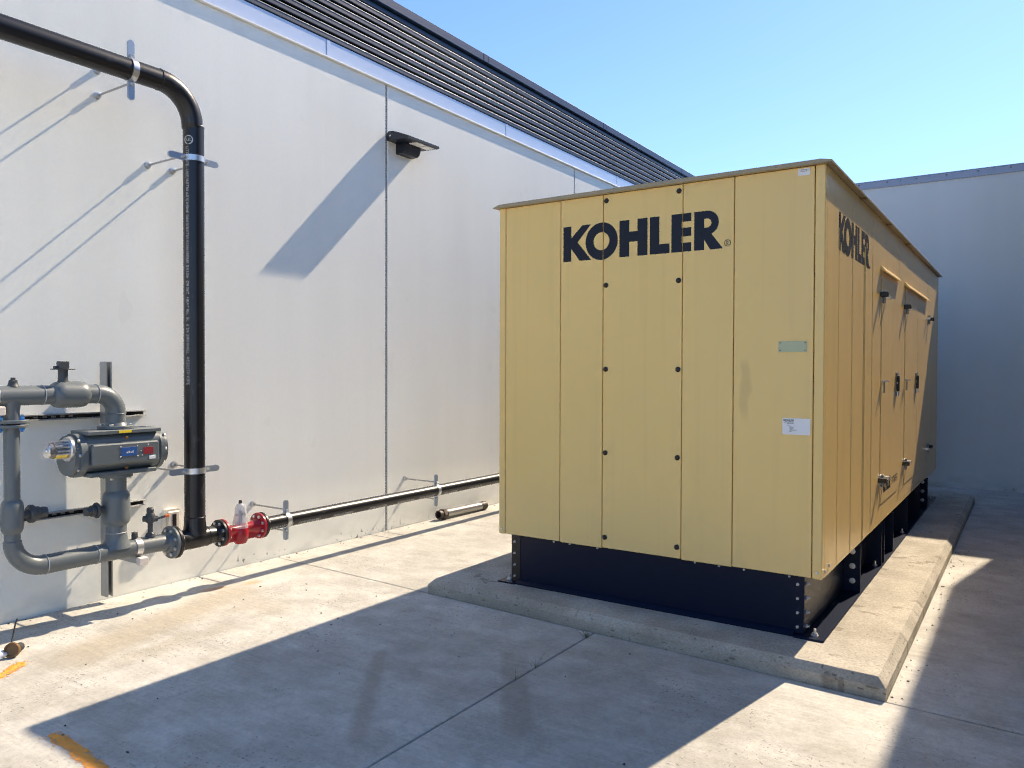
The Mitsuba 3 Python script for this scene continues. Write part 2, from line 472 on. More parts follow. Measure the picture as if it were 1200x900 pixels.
for k in range(7):
    lv = part(bld, 'louver', along_y(louver_profile(4.650 + 0.0755 * k), YA, YB), 'mat_louver', False)
    part(lv, 'painted_glint', rod((-0.045, YA, 4.650 + 0.0755 * k + 0.034), (-0.045, YB, 4.650 + 0.0755 * k + 0.034), 0.0048, 12, 0.001), 'mat_painted_glint', True)  # lighter rod: sunlit glint of the blade edge put into the colour
part(bld, 'louver_back', bx(-0.16, -0.11, YA, YB, 4.634, 5.30, 0.002), 'mat_louver_back', False)
part(bld, 'trim_rail', bx(-0.10, -0.045, YA, YB, 5.160, 5.192, 0.004), 'mat_louver', False)
part(bld, 'trim_rail', bx(-0.10, -0.060, YA, YB, 5.197, 5.212, 0.004), 'mat_louver', False)
fy = [YA, -7.0, -3.2, 0.6, 4.4, 7.45, 10.5, 13.6, 16.7, 19.8, 23.6, YB]
for a, b in zip(fy[:-1], fy[1:]):
    part(bld, 'fascia', [bx(-0.12, -0.030, a + 0.003, b - 0.09, 5.236, 5.326, 0.004), bx(-0.12, -0.027, b - 0.087, b - 0.003, 5.236, 5.326, 0.004)], 'mat_fascia', False)
part(bld, 'roof', bx(-9.0, -0.125, YA, YB, 4.434, 5.310, 0.01), 'mat_louver_back', False)

# ------------------------------------------------------------------ enclosure wall: far wall and the return at right (outside the frame)
enc = thing('enclosure_wall', 'plain grey wall closing the yard behind the generator, metal coping along its top', 'wall')
BY, BZ = 12.30, 4.375
part(enc, 'wall_panel', bx(0.004, 6.2, BY, BY + 0.20, -0.048, BZ - 0.012, 0.006), 'mat_wall', False)
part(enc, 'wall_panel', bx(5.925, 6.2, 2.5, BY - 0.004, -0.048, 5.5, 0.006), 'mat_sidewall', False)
for a, b in zip([0.004, 1.9, 3.75, 5.6], [1.9, 3.75, 5.6, 6.2]):
    part(enc, 'coping', [bx(a + 0.001, b - 0.001, BY - 0.016, BY + 0.216, BZ - 0.011, BZ + 0.004, 0.002), bx(a + 0.001, b - 0.001, BY - 0.016, BY - 0.003, BZ - 0.105, BZ - 0.0112, 0.002)], 'mat_coping', False)
for x in np.arange(0.2, 5.9, 0.375):
    part(enc, 'screw', disc((x, BY - 0.016, BZ - 0.035), (0, -1, 0), 0.011, 0.008, 0.002, 10), 'mat_seal', 30)

# ------------------------------------------------------------------ generator
GX0, GX1, GY0, GY1, ZB, ZT = 2.206, 4.394, 4.50, 10.60, 0.4445, 2.7465
gen = thing('generator', 'large tan standby generator enclosure on a dark steel base', 'generator')
part(gen, 'core', bx(GX0 + 0.022, GX1 - 0.022, GY0 + 0.022, GY1 - 0.02, ZB + 0.02, ZT - 0.002, 0.004), 'mat_tan_dark', False)
SEAM = [GX0, 2.259, 2.706, 3.026, 3.568, 3.886, 4.337, GX1]
g2 = 0.0028
for i, (a, b) in enumerate(zip(SEAM[:-1], SEAM[1:])):
    if i == 0:
        part(gen, 'corner_post', bx(a, b - g2, GY0 - 0.001, GY0 + 0.06, ZB, ZT - 0.001, 0.004), 'mat_tan', 35)
    elif i == 6:
        part(gen, 'corner_post', bx(a + g2, b, GY0 - 0.001, GY0 + 0.05, ZB, ZT - 0.001, 0.005), 'mat_tan', 35)
    elif i == 3:
        door = part(gen, 'door', bx(a + g2, b - g2, GY0 + 0.001, GY0 + 0.02, ZB + 0.004, ZT - 0.003, 0.002), 'mat_tan', False)
    else:
        part(gen, 'panel', bx(a + g2, b - g2, GY0 + 0.0005 * (i % 2), GY0 + 0.02, ZB + 0.003 * (i % 2), ZT - 0.003, 0.002), 'mat_tan', False)
# round black quarter-turn latches of the front door
for z in (2.704, 2.158, 1.613, 1.070, 0.518):
    for x in (3.048, 3.543):
        part(gen, 'latch', lathe((x, GY0 + 0.001, z), (0, -1, 0), [(0, 0), (0, 0.0165), (0.004, 0.0165), (0.006, 0.013), (0.012, 0.012), (0.014, 0.009), (0.014, 0)], 20), 'mat_black', 30)
# little bolts at the bottom edge
for x in (2.231, 4.366):
    part(gen, 'bolt', disc((x, GY0 - 0.001, ZB + 0.035), (0, -1, 0), 0.009, 0.006, 0.002, 12), 'mat_bolt', 30)
for x in (2.645, 2.77, 2.98, 3.65, 3.80, 3.95, 4.21):
    part(gen, 'bolt', disc((x, GY0 + 0.036, ZB - 0.012), (0, -1, 0), 0.007, 0.012, 0.002, 10), 'mat_bolt', 30)
for y, z in ((4.56, 0.035), (4.66, 0.05)):
    part(gen, 'bolt', disc((GX1 + 0.001, y, ZB + z), (1, 0, 0), 0.011, 0.008, 0.002, 12), 'mat_bolt', 30)

# side panels and doors
sx = GX1
SY = [4.553, 4.866, 5.282, 5.700, 6.02, 6.40]
for i, (a, b) in enumerate(zip(SY[:-1], SY[1:])):
    part(gen, 'side_panel', bx(sx - 0.02, sx - 0.001 * (i % 2), a + 0.0006, b - 0.0006, ZB, ZT - 0.002, 0.0015), 'mat_tan', False)
for y, r in ((4.866, 0.003), (5.282, 0.003), (5.700, 0.008), (6.02, 0.003)):
    part(gen, 'glint_bead', rod((sx - 0.001, y, ZB + 0.004), (sx - 0.001, y, ZT - 0.30), r, 14), 'mat_tan', 40)  # rounded ridges added on the seams to catch a highlight line
DOORS = [(6.41, 7.315), (7.715, 8.585), (8.589, 9.46)]
part(gen, 'side_panel', bx(sx - 0.02, sx - 0.001, 6.4015, 7.319, ZB, 0.588, 0.002), 'mat_tan', False)
part(gen, 'side_panel', bx(sx - 0.02, sx - 0.001, 6.4015, 7.319, 2.365, ZT - 0.002, 0.002), 'mat_tan', False)
part(gen, 'side_panel', bx(sx - 0.02, sx, 7.322, 7.708, ZB, ZT - 0.002, 0.002), 'mat_tan', False)
part(gen, 'side_panel', bx(sx - 0.02, sx - 0.001, 7.711, 9.465, ZB, 0.588, 0.002), 'mat_tan', False)
part(gen, 'side_panel', bx(sx - 0.02, sx - 0.001, 7.711, 9.465, 2.365, ZT - 0.002, 0.002), 'mat_tan', False)
part(gen, 'side_panel', bx(sx - 0.02, sx, 9.468, GY1 - 0.002, ZB, ZT - 0.002, 0.002), 'mat_tan', False)
for i, (a, b) in enumerate(DOORS):
    d = part(gen, 'side_door', bx(sx - 0.018, sx + 0.004, a + 0.003, b - 0.003, 0.592, 2.361, 0.003), 'mat_tan', False)
for a, b in ((6.36, 7.24), (7.66, 9.35)):
    part(gen, 'drip_rail', along_y(Polygon([(sx - 0.004, 2.372), (sx + 0.034, 2.352), (sx + 0.034, 2.362), (sx + 0.006, 2.400), (sx - 0.004, 2.400)]), a, b), 'mat_tan', False)


def hinge(y, z, s):
    """Lift-off hinge: barrel on the door edge, black block on one leaf, bright block on the other."""
    h = part(gen, 'hinge', [rod((sx + 0.018, y, z - 0.055), (sx + 0.018, y, z + 0.045), 0.009, 14), bx(sx - 0.001, sx + 0.012, y - 0.05, y + 0.05, z - 0.045, z + 0.04, 0.002)], 'mat_zinc_dull', 30)
    part(h, 'block', bx(sx - 0.001, sx + 0.056, y - s * 0.075 - 0.018, y - s * 0.075 + 0.018, z - 0.012, z + 0.024, 0.003), 'mat_black', False)
    part(h, 'leaf', bx(sx + 0.003, sx + 0.044, y + s * 0.16 - 0.02, y + s * 0.16 + 0.02, z - 0.012, z + 0.012, 0.003), 'mat_bolt', False)


for y, s in ((6.43, 1), (7.735, 1), (9.50, -1)):
    hinge(y, 2.175, s)
    hinge(y, 0.78, s)
for y in (6.455, 7.73):
    part(gen, 'hinge', [rod((sx + 0.016, y, 1.44), (sx + 0.016, y, 1.54), 0.008, 14), bx(sx - 0.001, sx + 0.05, y - 0.012, y + 0.012, 1.525, 1.538, 0.003)], 'mat_zinc_dull', 30)
for y in (7.185, 8.50):
    l = part(gen, 'door_handle', bx(sx + 0.002, sx + 0.009, y - 0.035, y + 0.035, 1.40, 1.60, 0.003), 'mat_zinc_dull', False)
    part(l, 'grip', [bx(sx + 0.011, sx + 0.026, y - 0.026, y + 0.026, 1.40, 1.435, 0.004), bx(sx + 0.011, sx + 0.022, y - 0.02, y + 0.02, 1.50, 1.52, 0.004), bx(sx + 0.011, sx + 0.020, y - 0.022, y + 0.022, 1.575, 1.60, 0.004)], 'mat_chrome', 30)
    part(l, 'paddle', bx(sx + 0.012, sx + 0.03, y - 0.02, y + 0.02, 1.44, 1.57, 0.005), 'mat_black', False)
part(gen, 'vent_slot', bx(sx, sx + 0.003, 9.36, 9.48, 0.63, 0.70, 0.001), 'mat_tan_dark', False)

# roof of four caps with a turned-down edge
RY = [GY0 - 0.036, 5.52, 6.60, 7.70, GY1 + 0.03]
roof_poly = Polygon([(GX0 - 0.034, ZT), (GX0 - 0.034, ZT + 0.006), (GX0 + 0.02, ZT + 0.022), ((GX0 + GX1) / 2, ZT + 0.024), (GX1 - 0.02, ZT + 0.022), (GX1 + 0.038, ZT + 0.010), (GX1 + 0.038, ZT)])
for i, (a, b) in enumerate(zip(RY[:-1], RY[1:])):
    part(gen, 'roof_cap', along_y(roof_poly, a + 0.004 * (i > 0), b - 0.004), 'mat_roof_tan', False)
    if i:
        part(gen, 'roof_joint', bx(GX0 - 0.03, GX1 + 0.034, a - 0.02, a + 0.02, ZT - 0.010, ZT - 0.001, 0.001), 'mat_tan_dark', False)

# steel base
SK0, SK1, SKY, PZ = 2.296, 4.292, 4.532, 0.1
ZK = ZB - 0.001
base = part(gen, 'base_frame', [
    bx(SK0, SK1, SKY, SKY + 0.012, PZ + 0.012, ZK, 0.003),
    bx(SK1 - 0.012, SK1, SKY + 0.0125, 10.45, PZ + 0.012, ZK, 0.003),
    bx(SK0, SK0 + 0.012, SKY + 0.0125, 10.45, PZ + 0.012, ZK, 0.003),
    bx(SK0, SK1, 10.4505, 10.4625, PZ + 0.012, ZK, 0.003)], 'mat_navy', False)
part(gen, 'base_flange', [bx(SK1 - 0.05, 4.408, 4.483, 10.50, PZ, PZ + 0.011, 0.003)], 'mat_navy', False)
part(gen, 'base_flange', [bx(2.208, SK0 + 0.05, 4.483, 10.50, PZ, PZ + 0.011, 0.003)], 'mat_navy', False)
part(gen, 'base_flange', [bx(SK0 + 0.051, SK1 - 0.051, 4.497, 4.60, PZ, PZ + 0.011, 0.003)], 'mat_navy', False)
m = trimesh.creation.extrude_polygon(Polygon([(0, 0), (-0.030, 0), (-0.008, 0.016), (0, 0.020)]), SK1 - SK0 - 0.1, engine='earcut')
v = np.array(m.vertices)
m.vertices = np.c_[SK0 + 0.05 + v[:, 2], SKY - 0.001 + v[:, 0], PZ + 0.0115 + v[:, 1]]
m.fix_normals()
key = f'{gen}__base_lip'
scene[key] = mikit.ply(m, 'mat_navy', smooth=False)
part(gen, 'base_edge_angle', bx(SK0 + 0.001, SK0 + 0.075, SKY - 0.005, SKY - 0.0005, PZ + 0.012, ZK, 0.002), 'mat_black', False)
part(gen, 'top_rail', bx(SK1 - 0.06, GX1 - 0.03, 4.56, 10.50, ZB - 0.012, ZB - 0.001, 0.002), 'mat_navy', False)
GUS = [5.62, 6.50, 6.62, 7.08, 7.98, 8.9, 9.62]
for y in GUS:
    part(gen, 'gusset_plate', bx(SK1 + 0.0005, 4.402, y, y + 0.012, PZ + 0.0115, ZB - 0.013, 0.002), 'mat_navy', False)
for y in (5.62, 9.62):
    for z in (0.385, 0.285, 0.185):
        part(gen, 'bolt', [disc((4.350, y, z), (0, -1, 0), 0.020, 0.004, 0.001, 20), hexnut((4.350, y - 0.003, z), (0, -1, 0), 0.016, 0.012)], 'mat_bolt', 30)
for z in (0.395, 0.314, 0.233, 0.152):
    for x in (2.328, 4.258):
        part(gen, 'bolt', [hexnut((x, SKY - 0.004, z), (0, -1, 0), 0.009, 0.008), rod((x, SKY - 0.012, z), (x, SKY - 0.024, z), 0.005, 10)], 'mat_bolt', 30)
    part(gen, 'bolt', [hexnut((SK1, 4.575, z - 0.002), (1, 0, 0), 0.012, 0.009), rod((SK1 + 0.009, 4.575, z - 0.002), (SK1 + 0.02, 4.575, z - 0.002), 0.006, 10)], 'mat_bolt', 30)
for x, y in ((4.345, 4.56), (4.36, 6.47), (4.36, 7.95), (2.26, 4.56), (4.36, 10.3)):
    part(gen, 'anchor_bolt', [hexnut((x, y, PZ + 0.011), (0, 0, 1), 0.017, 0.014), rod((x, y, PZ + 0.02), (x, y, PZ + 0.05), 0.008, 12), disc((x, y, PZ + 0.0105), (0, 0, 1), 0.022, 0.003, 0.001, 20)], 'mat_bolt', 30)


# lettering
def word():
    h = 1.0
    K = Polygon([(0, 0), (0, 1), (.257, 1), (.257, .66), (.615, 1), (.89, 1), (.465, .53), (.905, 0), (.54, 0), (.257, .36), (.257, 0)])
    O = affinity.scale(Point(1.227, .495).buffer(1, 48), .502, .522).difference(affinity.scale(Point(1.227, .495).buffer(1, 48), .247, .25))
    H = unary_union([sbox(1.781, 0, 2.073, 1), sbox(2.322, 0, 2.614, 1), sbox(1.781, .40, 2.614, .675)])
    L = unary_union([sbox(2.687, 0, 2.953, 1), sbox(2.687, 0, 3.245, .255)])
    E = unary_union([sbox(3.30, 0, 3.585, 1), sbox(3.30, .785, 3.845, 1), sbox(3.30, .40, 3.845, .625), sbox(3.30, 0, 3.845, .235)])
    bowl = unary_union([sbox(3.927, .38, 4.27, 1), Point(4.27, .69).buffer(.31, 32)])
    hole = unary_union([sbox(4.193, .57, 4.27, .80), Point(4.27, .685).buffer(.115, 24)])
    R = unary_union([sbox(3.927, 0, 4.193, 1), bowl.difference(hole), Polygon([(4.193, .40), (4.36, .44), (4.69, 0), (4.355, 0), (4.193, .27)])])
    reg = Point(4.81, .125).buffer(.088, 24).difference(Point(4.81, .125).buffer(.070, 24))
    r = unary_union([sbox(4.778, .075, 4.792, .175), sbox(4.778, .160, 4.826, .175), sbox(4.778, .118, 4.826, .132), sbox(4.818, .125, 4.832, .170), Polygon([(4.803, .125), (4.818, .125), (4.838, .075), (4.822, .075)])])
    return K, O, H, L, E, R, unary_union([reg, r])


W = word()
LX, LZ, LH = 2.728, 2.331, 0.2325
big = unary_union(W)
big = affinity.affine_transform(big, [LH, 0, 0, LH, LX, LZ])
cut = unary_union([sbox(s - g2, 0, s + g2, 4) for s in SEAM])
part(gen, 'lettering', flatprint(big.difference(cut), lambda u, v, w: np.c_[u, GY0 - 0.0012 + 0 * w - w * 0 + (0.0010 - w), v]), 'mat_letter', False, label='dark navy lettering reading KOHLER across the front panels')
side = affinity.affine_transform(unary_union(W[:6] + (Point(4.80, .06).buffer(.05),)), [0.218, 0, 0, 0.2225, 4.85, 2.322])
side = side.difference(unary_union([sbox(y - 0.006, 0, y + 0.006, 4) for y in (4.866, 5.282, 5.70)]))
part(gen, 'lettering', flatprint(side, lambda u, v, w: np.c_[sx + 0.0002 + w, u, v]), 'mat_letter', False, label='dark lettering reading KOHLER on the long side')
small = affinity.affine_transform(unary_union(W[:6]), [0.078, 0, 0, 0.10, 6.56, 0.665])
part(gen, 'lettering', flatprint(small, lambda u, v, w: np.c_[sx + 0.0042 + w, u, v]), 'mat_letter', False)


def text_on(text, height, place, bold=False):
    m = meshkit.text_mesh(text, height, 0.0008, bold)
    v = np.array(m.vertices)
    m.vertices = place(v[:, 0], v[:, 1], v[:, 2])
    m.fix_normals()
    return m


part(gen, 'lettering', text_on('POWER', 0.062, lambda u, v, w: np.c_[sx + 0.0042 + w, 6.975 + u * 1.1, 0.68 + v]), 'mat_rust', False)
# placards on the front
st = part(gen, 'placard', bx(4.246, 4.310, GY0 - 0.0035, GY0 - 0.0005, 2.697, 2.736, 0.0005), 'mat_white', False, label='small white label under the roof edge')
part(st, 'print', [bx(4.254, 4.302, GY0 - 0.0045, GY0 - 0.0037, 2.727, 2.7295, 0.0001), bx(4.258, 4.295, GY0 - 0.0045, GY0 - 0.0037, 2.719, 2.7215, 0.0001)], 'mat_greyprint', False)
st = part(gen, 'placard', bx(4.146, 4.302, GY0 - 0.004, GY0 - 0.0005, 1.712, 1.774, 0.0005), 'mat_plate', False, label='small greenish metal nameplate')
part(st, 'rivet', [disc((x, GY0 - 0.004, z), (0, -1, 0), 0.004, 0.002, 0.0008, 10) for x in (4.156, 4.292) for z in (1.722, 1.764)], 'mat_greyprint', 30)
st = part(gen, 'placard', bx(4.172, 4.324, GY0 - 0.0035, GY0 - 0.0005, 1.246, 1.338, 0.0005), 'mat_white', False, label='white printed label with a small dark word at its top')
lab = affinity.affine_transform(unary_union(W[:6]), [0.0122, 0, 0, 0.0125, 4.179, 1.319])
pf = lambda u, v, w: np.c_[u, GY0 - 0.0036 - w, v]
part(st, 'print', [flatprint(lab, pf), flatprint(unary_union([sbox(4.181, 1.3115, 4.192, 1.3135), sbox(4.198, 1.308, 4.234, 1.313), sbox(4.199, 1.296, 4.211, 1.298)]
     + [sbox(4.211, 1.291 - 0.0055 * k, 4.211 + w_, 1.2932 - 0.0055 * k) for k, w_ in enumerate((0.016, 0.022, 0.024, 0.022, 0.040, 0.017))]), pf)], 'mat_greyprint', False)

# ------------------------------------------------------------------ black gas pipe
PX = 0.42
bp = thing('gas_pipe', 'black steel pipe dropping down the wall and running low to the generator', 'pipe')
R1, R2 = 0.070, 0.054
YV, ZH = 3.280, 3.566
part(bp, 'pipe', tube([(PX, -3.0, ZH)] + [(PX, y, ZH) for y in (0.0, 2.0)] + [(PX, 3.02, ZH)], R1, 36), 'mat_blackpipe', 40)
arc = [(PX, 3.02 + 0.25 * math.sin(t), ZH - 0.25 + 0.25 * math.cos(t)) for t in np.linspace(0, math.pi / 2, 16)]
part(bp, 'elbow', tube([(PX, 3.015, ZH)] + arc + [(PX, YV, ZH - 0.255)], R1 + 0.0015, 36), 'mat_blackpipe', 40)
part(bp, 'weld_bead', ring((PX, 3.018, ZH), (0, 1, 0), R1 + 0.001, 0.003), 'mat_blackpipe', True)
part(bp, 'weld_bead', ring((PX, YV, ZH - 0.254), (0, 0, 1), R1 + 0.001, 0.003), 'mat_blackpipe', True)
part(bp, 'pipe', tube([(PX, YV, ZH - 0.256), (PX, YV, 2.5), (PX, YV, 1.5), (PX, YV, 0.56)], R1, 36), 'mat_blackpipe', 40)
ZL = 0.405
part(bp, 'tee', [tube([(PX, YV, 0.558), (PX, YV, 0.50), (PX, YV, 0.46), (PX, YV, 0.43)], np.array([R1 + 0.001, R1 + 0.004, R1 + 0.009, R1 + 0.008]), 36),
                 lathe((PX, 3.115, ZL), (0, 1, 0), [(0, 0), (0, 0.066), (0.03, 0.069), (0.15, 0.073), (0.245, 0.070), (0.30, 0.062), (0.345, 0.054), (0.35, 0)], 36)], 'mat_blackpipe', 35)
part(bp, 'weld_bead', ring((PX, YV, 0.557), (0, 0, 1), R1 + 0.001, 0.0035), 'mat_blackpipe', True)
part(bp, 'weld_bead', ring((PX, 3.365, ZL), (0, 1, 0), 0.0695, 0.003), 'mat_blackpipe', True)
part(bp, 'pipe', tube([(PX, y, ZL) for y in (3.87, 5.0, 7.0, 9.0, 11.5)], R2, 32), 'mat_blackpipe', 40)


def flange(parent, y, s, r, t, m, hub=0.0, bolts=8, pcd=None, bm='mat_bolt', z=ZL, x=PX):
    """Pipe flange facing s along y, with its hub behind and bolt heads on its back."""
    f = part(parent, 'flange', [disc((x, y, z), (0, s, 0), r, t, 0.004, 40)] + ([lathe((x, y + s * (t - 0.001), z), (0, s, 0), [(0, 0), (0, hub + 0.016), (0.03, hub + 0.006), (0.034, hub), (0.034, 0)], 32)] if hub else []), m, 30)
    pcd = pcd or r * 0.76
    for k in range(bolts):
        a = (k + 0.5) * 2 * math.pi / bolts
        c = (x + pcd * math.cos(a), y + s * t, z + pcd * math.sin(a))
        part(f, 'bolt', hexnut(c, (0, s, 0), 0.0125, 0.012), bm, 30)
    return f


flange(bp, 3.108, 1, 0.112, 0.024, 'mat_black', 0.066)
flange(bp, 3.488, -1, 0.099, 0.022, 'mat_black', 0.054)
flange(bp, 3.838, 1, 0.099, 0.022, 'mat_black', 0.054)


def pipe_text(text, height, z_top, ang, R, axis='v'):
    """White stencilled lettering wrapped on the pipe."""
    m = meshkit.text_mesh(text, height, 0.0006)
    v = np.array(m.vertices)
    a = ang + (v[:, 1] - height / 2) / R
    rr = R + 0.0003 + v[:, 2]
    if axis == 'v':
        m.vertices = np.c_[PX + rr * np.cos(a), YV + rr * np.sin(a), z_top - v[:, 0]]
    else:
        m.vertices = np.c_[PX + rr * np.cos(a), z_top + v[:, 0], ZL + rr * np.sin(a)]
    return m


txt = 'UTP  PIPE-USE/ASTM A53/ASME SA53/ASTM A106/ASME SA106  GR B/C  HEAT No. 5L  6 IN 280 WALL  A53/UTP PIPE'
part(bp, 'stencil_lettering', pipe_text(txt, 0.021, 3.16, -1.22, R1), 'mat_print', False)
rg = Point(0, 0).buffer(0.032, 24).difference(Point(0, 0).buffer(0.025, 24))
m = flatprint(rg, lambda u, v, w: np.c_[PX + (R1 + 0.0004 + w) * np.cos(-1.08 + u / R1), YV + (R1 + 0.0004 + w) * np.sin(-1.08 + u / R1), 3.205 + v], 0.0006)
m2 = text_on('UL', 0.022, lambda u, v, w: np.c_[PX + (R1 + 0.0004 + w) * np.cos(-1.08 + (u - 0.015) / R1), YV + (R1 + 0.0004 + w) * np.sin(-1.08 + (u - 0.015) / R1), 3.195 + v])
part(bp, 'stencil_lettering', [m, m2], 'mat_print', False)
part(bp, 'stencil_lettering', [pipe_text('ASTM A53/ASME', 0.020, y0, -0.62, R2, 'h') for y0 in (3.90, 4.18, 4.55, 4.98, 5.35, 5.66, 6.02, 6.45)], 'mat_print', False)

# ------------------------------------------------------------------ red valve with a clear cover
rv = thing('red_valve', 'red flanged shut-off valve in the low black pipe, clear cover on its handle', 'valve')
flange(rv, 3.492, 1, 0.099, 0.022, 'mat_red', 0)
flange(rv, 3.834, -1, 0.099, 0.022, 'mat_red', 0)
part(rv, 'body', [lathe((PX, 3.512, ZL), (0, 1, 0), [(0, 0), (0, 0.060), (0.03, 0.052), (0.08, 0.038), (0.15, 0.038), (0.22, 0.038), (0.27, 0.052), (0.302, 0.060), (0.302, 0)], 36),
                  lathe((PX, 3.66, ZL - 0.105), (0, 0, 1), [(0, 0), (0, 0.040), (0.02, 0.052), (0.06, 0.062), (0.10, 0.058), (0.115, 0.05), (0.115, 0)], 28),
                  bx(PX - 0.014, PX + 0.014, 3.53, 3.80, ZL - 0.085, ZL - 0.03, 0.006)], 'mat_red', 35)
part(rv, 'stem', rod((PX, 3.66, ZL + 0.02), (PX, 3.66, ZL + 0.14), 0.013, 16), 'mat_zinc_dull', 30)
cov = lathe((PX + 0.02, 3.645, ZL + 0.015), (0, 0, 1), [(0, 0.054), (0.05, 0.053), (0.10, 0.048), (0.145, 0.040), (0.178, 0.026), (0.185, 0)], 32)
cov = cov.subdivide()
cv = np.array(cov.vertices)
cv[:, :2] += (meshkit.noise(cv * [60, 60, 35]) - 0.5)[:, None] * 0.014
cov.vertices = cv
part(rv, 'cover', cov, 'mat_plastic_clear', True)
part(rv, 'handle', [bx(PX + 0.006, PX + 0.03, 3.61, 3.69, ZL + 0.11, ZL + 0.12, 0.003), rod((PX + 0.02, 3.645, ZL + 0.198), (PX + 0.02, 3.645, ZL + 0.222), 0.012, 12)], 'mat_rust', 30)

# ------------------------------------------------------------------ hangers of the black pipe
def rounded_bar(L, w):
    return LineString([(-L + w / 2, 0), (L - w / 2, 0)]).buffer(w / 2, quad_segs=5)


def hanger(axis, y, z, R, half, label, rods):
    """Two-eared clamp round the pipe, held off the wall on two threaded rods."""
    h = thing('pipe_hanger', label, 'pipe hanger')
    w = 0.044
    d = (0, 1, 0) if axis == 'z' else (0, 0, 1)
    part(h, 'clamp', band((PX, y, z), d, R + 0.0003, 0.006, 0.040), 'mat_zinc', 30)
    bar = rounded_bar(half, w).difference(sbox(-R - 0.005, -1, R + 0.005, 1))
    for g_ in bar.geoms:
        m_ = trimesh.creation.extrude_polygon(g_, 0.016, engine='earcut')
        q = np.array(m_.vertices)
        across, along, thick = q[:, 1], q[:, 0], q[:, 2] - 0.008
        # the ear's flat side faces away from the wall
        m_.vertices = np.c_[PX + thick, y + across, z + along] if axis == 'z' else np.c_[PX + thick, y + along, z + across]
        m_.fix_normals()
        part(h, 'ear', m_, 'mat_zinc_sky_sheen', False)
    for s_ in (-1, 1):
        o = s_ * (R + 0.022)
        c = (PX + 0.008, y, z + o) if axis == 'z' else (PX + 0.008, y + o, z)
        part(h, 'bolt', [hexnut(c, (1, 0, 0), 0.012, 0.010), rod((c[0] + 0.009, c[1], c[2]), (c[0] + 0.03, c[1], c[2]), 0.006, 10)], 'mat_bolt', 30)
    for k in rods:
        a, b = (y, z + k) if axis == 'z' else (y + k, z)
        q = part(h, 'rod', rod((-0.02, a, b), (PX - 0.0085, a, b), 0.0068, 12), 'mat_zinc_dull', 30)
        part(q, 'anchor', [lathe((0.0005, a, b), (1, 0, 0), [(0, 0), (0, 0.026), (0.004, 0.026), (0.005, 0.019), (0.03, 0.018), (0.032, 0.012), (0.032, 0)], 16)], 'mat_zinc', 30)
        part(q, 'nut', hexnut((PX - 0.020, a, b), (1, 0, 0), 0.014, 0.011), 'mat_zinc_dull', 30)


hanger('z', 2.825, ZH, R1, 0.195, 'upright two-eared clamp on the black pipe high at upper left', (0.085, -0.085))
hanger('y', YV, 3.085, R1, 0.195, 'sideways two-eared clamp near the top of the vertical black pipe', (-0.095, 0.10))
hanger('y', YV, 0.888, R1, 0.195, 'sideways two-eared clamp low on the vertical black pipe near the meter', (-0.095, 0.10))
hanger('z', 4.085, ZL, R2, 0.16, 'upright two-eared clamp on the low black pipe just beyond the red valve', (0.085, -0.085))
hanger('z', 5.955, ZL, R2, 0.16, 'upright two-eared clamp on the low black pipe above the loose metal hose', (0.085, -0.085))

# ------------------------------------------------------------------ grey gas pipework
gp = thing('grey_pipework', 'grey painted gas pipe loop with elbows and fittings round the meter', 'pipework')
RG, ZT1, ZB1, YL, YR = 0.058, 1.447, 0.425, 2.095, 2.712


def bulb(o, axis, L, r0, r1):
    return lathe(o, axis, [(0, 0), (0, r0), (0.006, r0 + 0.30 * (r1 - r0)), (0.022, r0 + 0.78 * (r1 - r0)), (0.042, r1 - 0.001), (0.06, r1), (L - 0.06, r1), (L - 0.042, r1 - 0.001), (L - 0.022, r0 + 0.78 * (r1 - r0)), (L - 0.006, r0 + 0.30 * (r1 - r0)), (L, r0), (L, 0)], 36)


part(gp, 'pipe', tube([(PX, y, ZT1) for y in (-2.0, 0.0, 1.5, 2.36)], RG, 36), 'mat_grey', 40)
part(gp, 'union', bulb((PX, 2.315, ZT1), (0, 1, 0), 0.215, RG, 0.082), 'mat_grey', 40)
arc = [(PX, 2.588 + 0.125 * math.sin(t), ZT1 - 0.125 + 0.125 * math.cos(t)) for t in np.linspace(0, math.pi / 2, 14)]
part(gp, 'elbow', tube([(PX, 2.50, ZT1), (PX, 2.586, ZT1)] + arc + [(PX, YR, 1.255)], RG + 0.001, 36), 'mat_grey', 40)
part(gp, 'weld_bead', [ring((PX, 2.262, ZT1), (0, 1, 0), RG + 0.001, 0.003), ring((PX, 2.583, ZT1), (0, 1, 0), RG + 0.002, 0.003)], 'mat_bead', True)
part(gp, 'weld_bead', ring((PX, YR, 1.318), (0, 0, 1), RG + 0.002, 0.003), 'mat_grey', True)
f = part(gp, 'flange', [disc((PX, YR, 1.218), (0, 0, 1), 0.108, 0.022, 0.003, 40), lathe((PX, YR, 1.239), (0, 0, 1), [(0, 0), (0, 0.075), (0.02, 0.062), (0.02, 0)], 32)], 'mat_grey', 30)
for k in range(4):
    a = math.pi / 4 + k * math.pi / 2
    part(f, 'bolt', hexnut((PX + 0.086 * math.cos(a), YR + 0.086 * math.sin(a), 1.239), (0, 0, 1), 0.014, 0.013), 'mat_bolt', 30)
